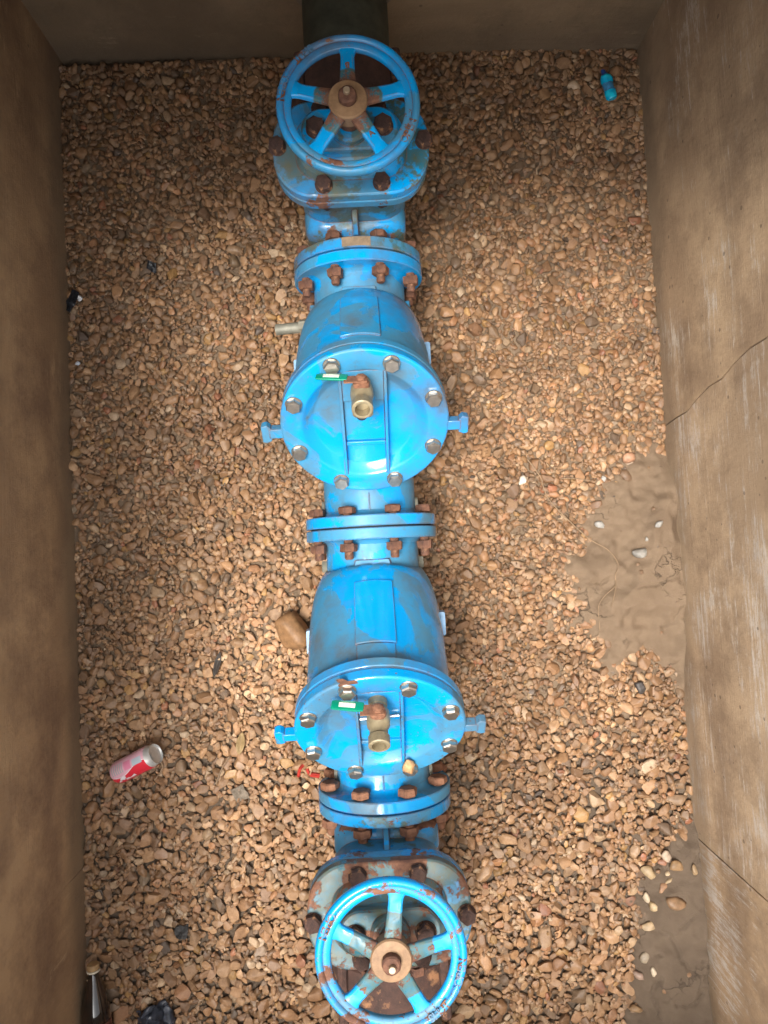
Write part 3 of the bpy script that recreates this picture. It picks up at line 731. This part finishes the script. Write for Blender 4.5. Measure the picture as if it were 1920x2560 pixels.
def gate_valve(yc, rot, label, near, a0, GH):
    mb, mw, ms = (M_BODY_NEAR, M_WHEEL_NEAR, M_SPOKE_NEAR) if near else (M_BODY_FAR, M_WHEEL_FAR, M_SPOKE_FAR)
    mbn = M_BONNET_NEAR if near else M_BODY_FAR
    t = thing('gate_valve', label, 'valve', (X0, yc, AXZ), rot, 'gate valves at the two ends of the pipe run')
    m = MB()
    # chest
    m.loft([rrect(.12, .10, .045, 8, -.165), rrect(.19, .135, .055, 8, -.13), rrect(.212, .150, .060, 8, -.09), rrect(.216, .156, .060, 8, .04), rrect(.216, .150, .058, 8, .160), rrect(.226, .160, .058, 8, .199)])
    # passage with its square shoulders towards both flanges
    for s_ in (-1, 1):
        rg = []
        for y, w, h_, e in ((.045, .108, .104, 5.5), (.080, .107, .103, 5.0), (.092, .104, .099, 4.0), (.101, .094, .092, 2.4), (.115, .088, .088, 2.0)):
            rg.append([(w * math.copysign(abs(math.cos(a)) ** (2 / e), math.cos(a)), s_ * y, h_ * math.copysign(abs(math.sin(a)) ** (2 / e), math.sin(a))) for a in [2 * PI * i / 48 for i in range(48)]])
        m.loft(rg)
        m.loft([[(-.0065, s_ * .108, .07), (.0065, s_ * .108, .07), (.0065, s_ * .05, .07), (-.0065, s_ * .05, .07)], [(-.0055, s_ * .108, .112), (.0055, s_ * .108, .112), (.0055, s_ * .05, .185), (-.0055, s_ * .05, .185)]])
    def bflange(z0, z1, w, l):
        rg = []
        for z, k in ((z0, -.002), (z0 + .002, 0), (z1 - .003, 0), (z1, -.003)):
            base = rrect(w + 2 * k, l + 2 * k, .078, 10, z); rg.append(base)
        m.loft(rg)
        for s_ in (-1, 1): m.lathe([(.016, z0 + .0006), (.018, z0 + .003), (.018, z1 - .003), (.016, z1 - .0006)], 24, T(s_ * .130, 0, 0))
    bflange(.200, .2245, .292, .186)
    m.build('body', mb, t, bevel=.001)
    m = MB(); m.loft([rrect(.284, .178, .076, 8, .2235), rrect(.284, .178, .076, 8, .2275)]); m.build('gasket', M_GASKET, t)
    m = MB(); bflange(.2270, .2505, .292, .186)
    m.loft([rrect(.208, .128, .046, 8, .249), rrect(.204, .124, .045, 8, .253), rrect(.196, .116, .042, 8, .268), rrect(.172, .098, .040, 8, .279), rrect(.120, .078, .036, 8, .286), rrect(.10, .070, .034, 8, .298)])
    m.build('bonnet', mbn, t, bevel=.001)
    m = MB(); m.loft([rrect(.170, .074, .036, 10, .297), rrect(.174, .078, .038, 10, .299), rrect(.174, .078, .038, 10, .310), rrect(.168, .072, .035, 10, .313)])
    m.lathe([(.034, .312), (.034, .326), (.030, .331), (.026, .332)], 32); m.build('gland', mbn, t)
    for k, s_ in enumerate((-1, 1)): inst('gland_bolt', ME_GB[k], t, T(s_ * .060, 0, .313))
    for k, (x, y) in enumerate(((-.054, .072), (.054, .072), (-.054, -.072), (.054, -.072), (-.137, -.004), (.137, -.004))): inst('bonnet_bolt', ME_BB[k % 3], t, T(x, y, .2505))
    m = MB(); m.lathe([(.0145, .32), (.0145, .385)], 20); m.lathe([(.020, .335), (.022, .340), (.022, .362)], 20); m.build('stem', M_RUST, t)
    flange(GH, -1, mb, t, .086); flange(-GH, 1, mb, t, .086)
    if not near: pass
    w = handwheel(t, .378, a0 - rot, mw, ms, M_LETTER)
    if not near: w.rotation_mode = 'XYZ'
    joint_bolts(t, -GH if not rot else -GH, ME_FB, 1)
    gasket(-GH, t)
    return t
gv2 = gate_valve(Y2 - GH, 0, 'rusty blue gate valve with the sharp nearer handwheel lettered OPEN and SHUT', True, R(10), GH)
gv1 = gate_valve(Y3 + GF, PI, 'blue gate valve with the handwheel at the shaded far end of the pit', False, R(88), GF)
rim_patch(gv1, GF - .0225, GF - .004, R(78), R(102), M_TAG, 'sticker')
# handwheel bolts at the joint between near check valve and near gate valve belong to the check valve (built there)

# ------------------------------------------------------------------ pipes at both ends
def end_pipe(ya, sgn, label, mat_pipe, length):
    t = thing('flanged_pipe', label, 'pipe', (X0, ya, AXZ), 0)
    m = MB(); M = AX_Y if sgn > 0 else Matrix.Rotation(PI / 2, 4, 'X')
    m.lathe([(.10, .0016), (FR - .002, .0018), (FR, .004), (FR, .024), (FR - .003, .027), (.128, .029), (.126, .034), (.132, .040), (.135, .075), (.134, .118), (.128, .126), (.100, .128)], 64, M); m.build('flange_adaptor', M_RUST_PIPE, t)
    m = MB(); m.lathe([(.0955, .12), (.0955, length)], 48, M); m.build('barrel', mat_pipe, t)
    m = MB(); m.lathe([(.094, length - .085), (.118, length - .080), (.128, length - .062), (.135, length - .05)], 40, M, jit=.003, rr=random.Random(8)); m.build('grout_collar', M_SLAB, t)
    for k in range(4):
        a = R(45 + 90 * k); m = MB(); m.lathe([(.011, 0), (.011, .12)], 8, M @ T(.142 * math.cos(a), .142 * math.sin(a), .02)); m.build('tie_rod', M_RUST_DARK, t)
    return t
end_pipe(Y3 + 2 * GF, 1, 'dark flanged pipe running from the far gate valve into the end wall', M_PIPE_DARK, YT - (Y3 + 2 * GF) + .06)
end_pipe(Y2 - 2 * GH, -1, 'rusty brown flanged pipe under the nearer handwheel', M_PIPE_DARK, (Y2 - 2 * GH) - YB + .06)

# ------------------------------------------------------------------ loose things
def gpt(px, py, dz=0.0, r=.01):
    p = un(px, py, .03); z = top_z(p.x, p.y, r); p = un(px, py, z + dz); return Vector((p.x, p.y, z + dz))
def single_stone(px, py, r, col, label, asp=(1.0, .8, .6), yaw=0.0, seed=1, sink=.2, name='stone', cat='stone', group=None, z=None, sub=3, rough=.55):
    rg_ = np.random.default_rng(seed); v_, f_ = stone_shape(sub, rg_, 14, .13)
    v_ = v_ * (r * asp[0], r * asp[1], r * asp[2])
    p = un(px, py, .03)
    zz = top_z(p.x, p.y, r * .5) if z is None else z
    p = un(px, py, zz + r * asp[2] * (1 - sink))
    me = np_mesh(name, v_, f_, simple(name + '_surface', col, rough, 0, .4, 60, .8))
    o = inst(name, me, None, T(p.x, p.y, zz + r * asp[2] * (1 - 2 * sink) ) @ Matrix.Rotation(yaw, 4, 'Z'))
    return tag(o, label, cat, group)
single_stone(732, 1585, .056, (.25, .135, .062), 'large rounded brown rock against the left side of the nearer check valve', (.72, 1.0, .75), .12, 3, .12, name='rock', cat='rock')
mudst = [(1668, 2142, .017, (.58, .44, .32), 'pale cream stone at the top edge of the near mud patch', (.7, 1, .5), .5),
         (1658, 2156, .013, (.36, .17, .10), 'pinkish brown stone just below the pale cream one on mud', (1, .7, .5), 0),
         (1695, 2168, .020, (.32, .19, .09), 'dark orange pointed stone in the middle of the near mud', (1, .72, .5), -.5),
         (1737, 2175, .016, (.36, .24, .13), 'narrow upright tan stone touching the right wall', (.42, 1, .5), .1),
         (1670, 2185, .010, (.60, .44, .27), 'small square pale stone on the near mud', (1, .8, .6), 0),
         (1620, 2180, .025, (.45, .32, .18), 'wide flat tan stone at the gravel edge beside mud', (1, .64, .5), -.3),
         (1675, 2203, .013, (.46, .33, .19), 'slim tan stone lying slanted on the near mud', (1, .45, .5), .7),
         (1658, 2223, .016, (.36, .20, .11), 'reddish brown oval stone on the near mud', (.7, 1, .5), -.6),
         (1619, 2245, .015, (.58, .46, .32), 'whitish upper stone of the touching pair on mud', (.7, 1, .5), .4),
         (1636, 2267, .016, (.50, .36, .20), 'yellow lower stone of the touching pair on mud', (.8, 1, .5), .6),
         (1690, 2262, .026, (.29, .17, .09), 'largest brown stone half buried in the near mud', (1, .8, .42), .4),
         (1622, 2323, .020, (.43, .30, .17), 'round tan stone with a dark pit beside the mud crack', (1, .9, .5), 0),
         (1614, 2395, .017, (.33, .26, .18), 'greyish rounded stone at the mud edge below the round one', (1, .8, .5), 0),
         (1634, 2430, .014, (.62, .50, .36), 'pale tooth shaped chip standing alone on the mud', (.5, 1, .5), .2),
         (1600, 2441, .018, (.40, .27, .20), 'glossy pinkish stone at the mud edge', (1, .6, .5), -.7),
         (1592, 2525, .017, (.36, .22, .11), 'brown wedge stone lowest on the near mud', (1, .65, .5), -.4)]
for k, (px, py, r, c, lab, asp, yaw) in enumerate(mudst):
    single_stone(px, py, r, tuple(q * .74 for q in c), lab, asp, yaw, 40 + k, .36, group='stones lying on the grey mud', sub=2)
for k, (px, py, r, c, lab) in enumerate([(1601, 1382, .019, (.25, .23, .20), 'pale grey glossy chip on the far mud mound'), (1648, 1310, .012, (.27, .25, .22), 'small grey chip near the right wall on the far mound'),
        (1617, 1348, .007, (.34, .32, .28), 'tiny white chip on the far mud mound'), (1510, 1196, .008, (.4, .38, .35), 'tiny white pebble at the edge of the far mud mound'), (1500, 1312, .015, (.30, .28, .25), 'grey pebble where gravel meets the far mud mound'),
        (1576, 1143, .020, (.36, .19, .11), 'largest reddish brown pebble above the far mud mound'), (1306, 1200, .014, (.66, .58, .47), 'round cream pebble on the gravel right of the middle flange'), (1600, 1718, .018, (.055, .045, .04), 'dark flat slate chip near the right wall')]):
    single_stone(px, py, r, c, lab, (1, .72, .5), .7 * k, 80 + k, .3, sub=2)
for k, (px, py, r, c, lab) in enumerate([(728, 2440 - 1745, .001, (0, 0, 0), '')][:0]): pass
# pebble resting on the nearer cover
v_, f_ = stone_shape(3, np.random.default_rng(12), 14, .22); v_ = v_ * (.0125, .021, .012)
PW2 = T(X0, Y2, AXZ) @ MC
o = inst('pebble', np_mesh('pebble', v_, f_, simple('orange_pebble', (.46, .25, .11), .7, 0, .45, 90, 1.0)), None, PW2 @ T(.050, -.112, .0105))
tag(o, 'orange lumpy pebble lying on the cover of the nearer check valve', 'pebble')

# soda can
c0, c1v = gpt(296, 1932, .030), gpt(398, 1876, .030)
d = (c1v - c0); d.z = 0; L = d.length + .016; d.normalize(); zc = max(top_z(c0.x, c0.y, .02), top_z(c1v.x, c1v.y, .02)) + .024
can = thing('soda_can', 'red and pink striped soda can with silver top lying on the gravel', 'can')
side = Vector((0, 0, 1)).cross(d)
TL_ = R(17); dv = (d * math.cos(TL_) + Vector((0, 0, math.sin(TL_)))).normalized(); uv = dv.cross(side) * -1
if uv.z < 0: uv = -uv
pc = c0 - d * .010
MCAN = Matrix(((side.x, uv.x, dv.x, pc.x), (side.y, uv.y, dv.y, pc.y), (side.z, uv.z, dv.z, zc - .002), (0, 0, 0, 1)))
can.matrix_world = MCAN
t = NT('can_print'); sx = t.n('ShaderNodeSeparateXYZ'); t.l(t.co, sx.inputs[0])
cr = .0275
ang = t.math('ARCTAN2', sx.outputs[0], sx.outputs[1])      # 0 at top, + towards local +x
zl = t.math('DIVIDE', sx.outputs[2], L)
wave = t.math('ADD', ang, t.math('MULTIPLY', t.math('SINE', t.math('MULTIPLY', zl, 6.0)), .30))
base = t.mix(t.ramp(ang, .0, 1.0), (.62, .34, .42), (.62, .34, .42))
edge_m = t.math('LESS_THAN', wave, -.12)
col = t.mix(edge_m, (.74, .42, .50), (.66, .03, .05))
stripe = t.math('MULTIPLY', t.math('LESS_THAN', wave, -.04), t.math('GREATER_THAN', wave, -.12)); col = t.mix(stripe, col, (.80, .66, .70))
def rect(a0, a1, z0, z1):
    q = t.math('MULTIPLY', t.math('GREATER_THAN', ang, a0), t.math('LESS_THAN', ang, a1))
    return t.math('MULTIPLY', q, t.math('MULTIPLY', t.math('GREATER_THAN', zl, z0), t.math('LESS_THAN', zl, z1)))
col = t.mix(rect(.05, .62, .60, .82), col, (.45, .52, .58))
col = t.mix(rect(.0, .75, .40, .56), col, (.74, .25, .38))
lines = t.math('GREATER_THAN', t.math('SINE', t.math('MULTIPLY', zl, 130)), -.1)
col = t.mix(t.math('MULTIPLY', rect(-.05, .85, .08, .36), lines), col, (.42, .44, .44))
bl = t.ramp(t.noise(95, 2, .5, t.sc((1, 1, .7))), .50, .54)
col = t.mix(t.math('MULTIPLY', rect(-.95, -.42, .10, .52), bl), col, (.78, .74, .76))
t.set('Base Color', col); t.set('Roughness', .28); t.set('Metallic', .15)
M_CAN = t.m; M_ALU = simple('aluminium', (.60, .60, .58), .4, .55, .12, 60, .05)
m = MB(); m.lathe([(.019, .002), (.0235, .004), (.0262, .010), (cr, .016), (cr, L - .020), (.0265, L - .0165)], 48); m.build('body', M_CAN, can)
m = MB(); m.lathe([(.0262, L - .0168), (.0245, L - .010), (.0232, L - .003), (.0240, L - .0005), (.0238, L + .0008), (.0225, L), (.0215, L - .004), (.0205, L - .0045), (.005, L - .004)], 48)
m.build('lid', M_ALU, can); m = MB(); m.loft([rrect(.012, .019, .005, 4, L - .0035), rrect(.012, .019, .005, 4, L - .0022)], M=T(0, .004, 0)); m.build('pull_tab', M_ALU, can)

# dark bottle lying against the left wall
bt = thing('plastic_bottle', 'dark brown drink bottle with tan cap lying by the left wall', 'bottle')
pb = gpt(229, 2428, .0); zb = top_z(pb.x, pb.y - .08, .03) + .031
pb = un(229, 2428, zb + .01)
db = Vector((.035, -1, .0)).normalized(); sb = Vector((0, 0, 1)).cross(db)
bt.matrix_world = Matrix(((sb.x, 0, db.x, pb.x), (sb.y, 0, db.y, pb.y), (0, 1, 0, zb), (0, 0, 0, 1)))
t = NT('dark_cola_plastic'); t.set('Base Color', t.mix(t.ramp(t.noise(20, 4, .6), .4, .6), (.012, .010, .008), (.035, .018, .012))); t.set('Roughness', .08); t.set('Coat Weight', .6)
m = MB(); rings = []
prof = [(.0115, .0), (.0115, .012), (.013, .022), (.019, .042), (.027, .068), (.0315, .090), (.033, .11), (.032, .14), (.0335, .16), (.0325, .21), (.0335, .235), (.031, .250), (.020, .255)]
m.lathe(prof, 40); m.build('body', t.m, bt)
m = MB(); m.lathe([(.0335 + .0005, .118), (.0345, .122), (.0345, .168), (.0335 + .0005, .172)], 40); m.build('label_band', simple('bottle_label', (.12, .045, .03), .4), bt)
m = MB()
m.lathe([(.013, -.012), (.0142, -.011), (.0142, .0), (.0135, .001)], 32); m.build('cap', simple('tan_cap', (.40, .25, .12), .5, 0, .3), bt)
m = MB(); m.lathe([(.0150, .0018), (.0158, .003), (.0158, .005), (.0148, .006)], 32); m.build('neck_ring', simple('pale_ring', (.62, .55, .42), .4), bt)

# crushed blue bottle, far right
cb = thing('crushed_bottle', 'small crushed bright blue plastic bottle on dark gravel near the far right corner', 'bottle')
a_ = gpt(1512, 188, .014); b_ = gpt(1532, 248, .014); d = (b_ - a_); d.z = 0; Lb = d.length; d.normalize(); sd_ = Vector((0, 0, 1)).cross(d)
cb.matrix_world = Matrix(((sd_.x, 0, d.x, a_.x), (sd_.y, 0, d.y, a_.y), (0, .8, 0, a_.z), (0, 0, 0, 1)))
def crumple(mb, amp, sc, seed):
    for v_ in mb.bm.verts: v_.co += noise.noise_vector(v_.co * sc + Vector((seed, 0, 0))) * amp
t = NT('cyan_plastic'); t.set('Base Color', t.mix(t.ramp(t.noise(60, 3, .5), .4, .6), (.0, .42, .72), (.01, .62, .85))); t.set('Roughness', .25)
M_CYAN = t.m
def seg(prof, name, mat, seed):
    m = MB(); m.lathe(prof, 18); crumple(m, .003, 90, seed); m.build(name, mat, cb)
seg([(.006, -.012), (.006, -.004), (.009, .0)], 'neck', simple('deep_blue', (.01, .05, .22), .3), 1)
seg([(.010, 0), (.0150, .006), (.0155, .014), (.0145, .024)], 'shoulder', M_CYAN, 2)
seg([(.0145, .023), (.0140, .034), (.0142, .045)], 'label_band', simple('blue_grey_label', (.05, .22, .42), .3, 0, .6, 90), 3)
seg([(.0135, .044), (.0150, .050), (.0150, .060), (.011, .066)], 'base', M_CYAN, 4)

# black plastic scrap and debris
def crumpled(name, label, cat, px, py, w, l, yaw, mat, seed, amp=.012, lift=.008):
    p = gpt(px, py, lift, .02); m = MB(); n = 16
    V = [[m.bm.verts.new((w * (i / n - .5), l * (j / n - .5), 0)) for i in range(n + 1)] for j in range(n + 1)]
    for j in range(n):
        for i in range(n): m.bm.faces.new((V[j][i], V[j][i + 1], V[j + 1][i + 1], V[j + 1][i]))
    r_ = random.Random(seed)
    for v_ in m.bm.verts:
        q = v_.co.copy(); v_.co.z += noise.fractal(q * 38 + Vector((seed, 0, 0)), 1.0, 2.0, 4) * amp; v_.co.x += noise.noise(q * 50 + Vector((0, seed, 0))) * amp * .6; v_.co.y += noise.noise(q * 50 + Vector((9, 0, seed))) * amp * .6
    o = m.build(name, mat, None, T(p.x, p.y, p.z) @ Matrix.Rotation(yaw, 4, 'Z'), smooth=50)
    s_ = o.modifiers.new('thick', 'SOLIDIFY'); s_.thickness = .0012
    return tag(o, label, cat)
M_BLACKP = simple('black_plastic', (.012, .014, .018), .35, 0, .5, 50, .4)
crumpled('plastic_scrap', 'crumpled dark grey plastic scrap at the lower left edge', 'rubbish', 385, 2550, .085, .06, .3, simple('dark_film', (.045, .05, .065), .3, 0, .8, 60, .4), 3, .03, .016)
crumpled('plastic_scrap', 'small black plastic scrap pressed against the left wall', 'rubbish', 178, 752, .022, .055, -.5, M_BLACKP, 5, .008)
crumpled('plastic_scrap', 'tiny black scrap on the gravel by the upper left area', 'rubbish', 380, 666, .026, .02, -.4, M_BLACKP, 6, .008)
crumpled('plastic_scrap', 'grey brown crumpled scrap left of the near flange', 'rubbish', 600, 1985, .034, .036, .4, simple('greybrown', (.19, .15, .11), .8, 0, .4, 120, .6), 8, .008, .003)
crumpled('plastic_scrap', 'black clump between the soda can and the dark bottle', 'rubbish', 455, 2330, .032, .026, 0, simple('soot', (.035, .033, .032), .8, 0, .6, 120, .6), 9, .012, .004)
single_stone(200, 745, .009, (.70, .70, .70), 'small white pebble beside the black scrap at the left wall', (1, .9, .8), 0, 90, .1, sub=2)
single_stone(194, 907, .007, (.50, .53, .58), 'tiny bluish white pebble by the left wall', (1, .9, .8), 0, 91, .1, sub=2)

# leaves
def leaf(label, px, py, L_, w, yaw, col, seed):
    p = gpt(px, py, .004, .015); m = MB(); n = 10
    rows = []
    for i in range(n + 1):
        q = i / n; ww = w * math.sin(PI * min(1, q * .96 + .02)) ** .8; y = (q - .5) * L_
        zc_ = .006 * math.sin(q * 4 + seed)
        rows.append([(-ww, y, zc_ + ww * .5), (-ww * .5, y, zc_ + ww * .15), (0, y, zc_), (ww * .5, y, zc_ + ww * .15), (ww, y, zc_ + ww * .5)])
    V = [[m.bm.verts.new(q) for q in r_] for r_ in rows]
    for a, b in zip(V, V[1:]):
        for i in range(4): m.bm.faces.new((a[i], a[i + 1], b[i + 1], b[i]))
    o = m.build('dry_leaf', simple('leaf_brown', col, .6, 0, .3, 90), None, T(*p) @ Matrix.Rotation(yaw, 4, 'Z')); s_ = o.modifiers.new('thick', 'SOLIDIFY'); s_.thickness = .0008
    tag(o, label, 'leaf')
leaf('curled olive brown dry leaf on the gravel left of the nearer check valve', 602, 1858, .052, .011, -.15, (.30, .20, .085), 1)
leaf('thin dark dry leaf on the pale gravel left of the nearer check valve', 543, 1660, .062, .008, -.25, (.035, .025, .018), 2)

# dry roots on the mud
def root(pts, rad, label):
    P = [gpt(x, y, .004, .004) for x, y in pts]
    zs_ = [p.z for p in P]; P = [Vector((p.x, p.y, (zs_[max(0, i - 1)] + p.z + zs_[min(len(P) - 1, i + 1)]) / 3 + .002)) for i, p in enumerate(P)]
    Q = []
    for i in range(len(P) - 1):
        a, b, c, d_ = P[max(0, i - 1)], P[i], P[i + 1], P[min(len(P) - 1, i + 2)]
        for k in range(6):
            u = k / 6; Q.append(.5 * ((2 * b) + (c - a) * u + (2 * a - 5 * b + 4 * c - d_) * u * u + (3 * b - a - 3 * c + d_) * u ** 3))
    Q.append(P[-1])
    m = MB(); m.tube(Q, lambda s_: rad * (1 - .5 * s_), 6)
    o = m.build('root', simple('dry_root', (.25, .165, .095), .7, 0, .3), None); return tag(o, label, 'root', 'dry roots beside the mud mound')
Z3 = lambda L_: [(1100 + x / 2.023, 900 + y / 2.023) for x, y in L_]
root(Z3([(440, 500), (505, 590), (525, 650), (545, 700), (600, 760), (680, 840), (760, 910), (840, 955), (885, 1000), (905, 1045), (885, 1090), (885, 1140), (830, 1195), (800, 1250), (805, 1330), (800, 1390), (755, 1415), (725, 1460)]), 0.0016, 'long thin dry root winding from the gravel over the far mud mound')
root(Z3([(885, 1140), (882, 1200), (865, 1250)]), .0014, 'short forked dry root beside the long root')
root(Z3([(610, 600), (660, 600), (720, 605), (790, 615)]), .0016, 'short straight dry root above the far mud mound')
root([(540, 1960), (556, 1920), (575, 1890)], .0025, 'short dark twig on the gravel right of the soda can')
root([(400, 1900), (408, 1915), (398, 1935), (386, 1950)], .0025, 'dark twig lying under the lid end of the soda can')

# red plastic clip beside the near flange
rt = thing('red_clip', 'broken red plastic clip on the gravel left of the near flange', 'clip')
M_RED = simple('red_plastic', (.36, .035, .025), .35, 0, .3)
def P_(x, y, z): p = un(700 + x / 10.37, 1860 + y / 10.37, z); return p
m = MB(); m.tube([P_(480, 830, .055), P_(500, 720, .062), P_(520, 640, .066), P_(600, 545, .060)], .0042, 8); m.build('hook', M_RED, rt)
m = MB(); m.tube([P_(700, 640, .070), P_(740, 740, .072), P_(790, 800, .070)], .0040, 8); m.tube([P_(790, 790, .070), P_(900, 800, .068), P_(1020, 820, .066)], .0062, 8); m.build('bar', M_RED, rt)
m = MB(); m.tube([P_(770, 800, .080), P_(830, 660, .084), P_(900, 530, .080)], .0016, 6); m.build('stem', simple('straw', (.35, .2, .1), .6), rt)
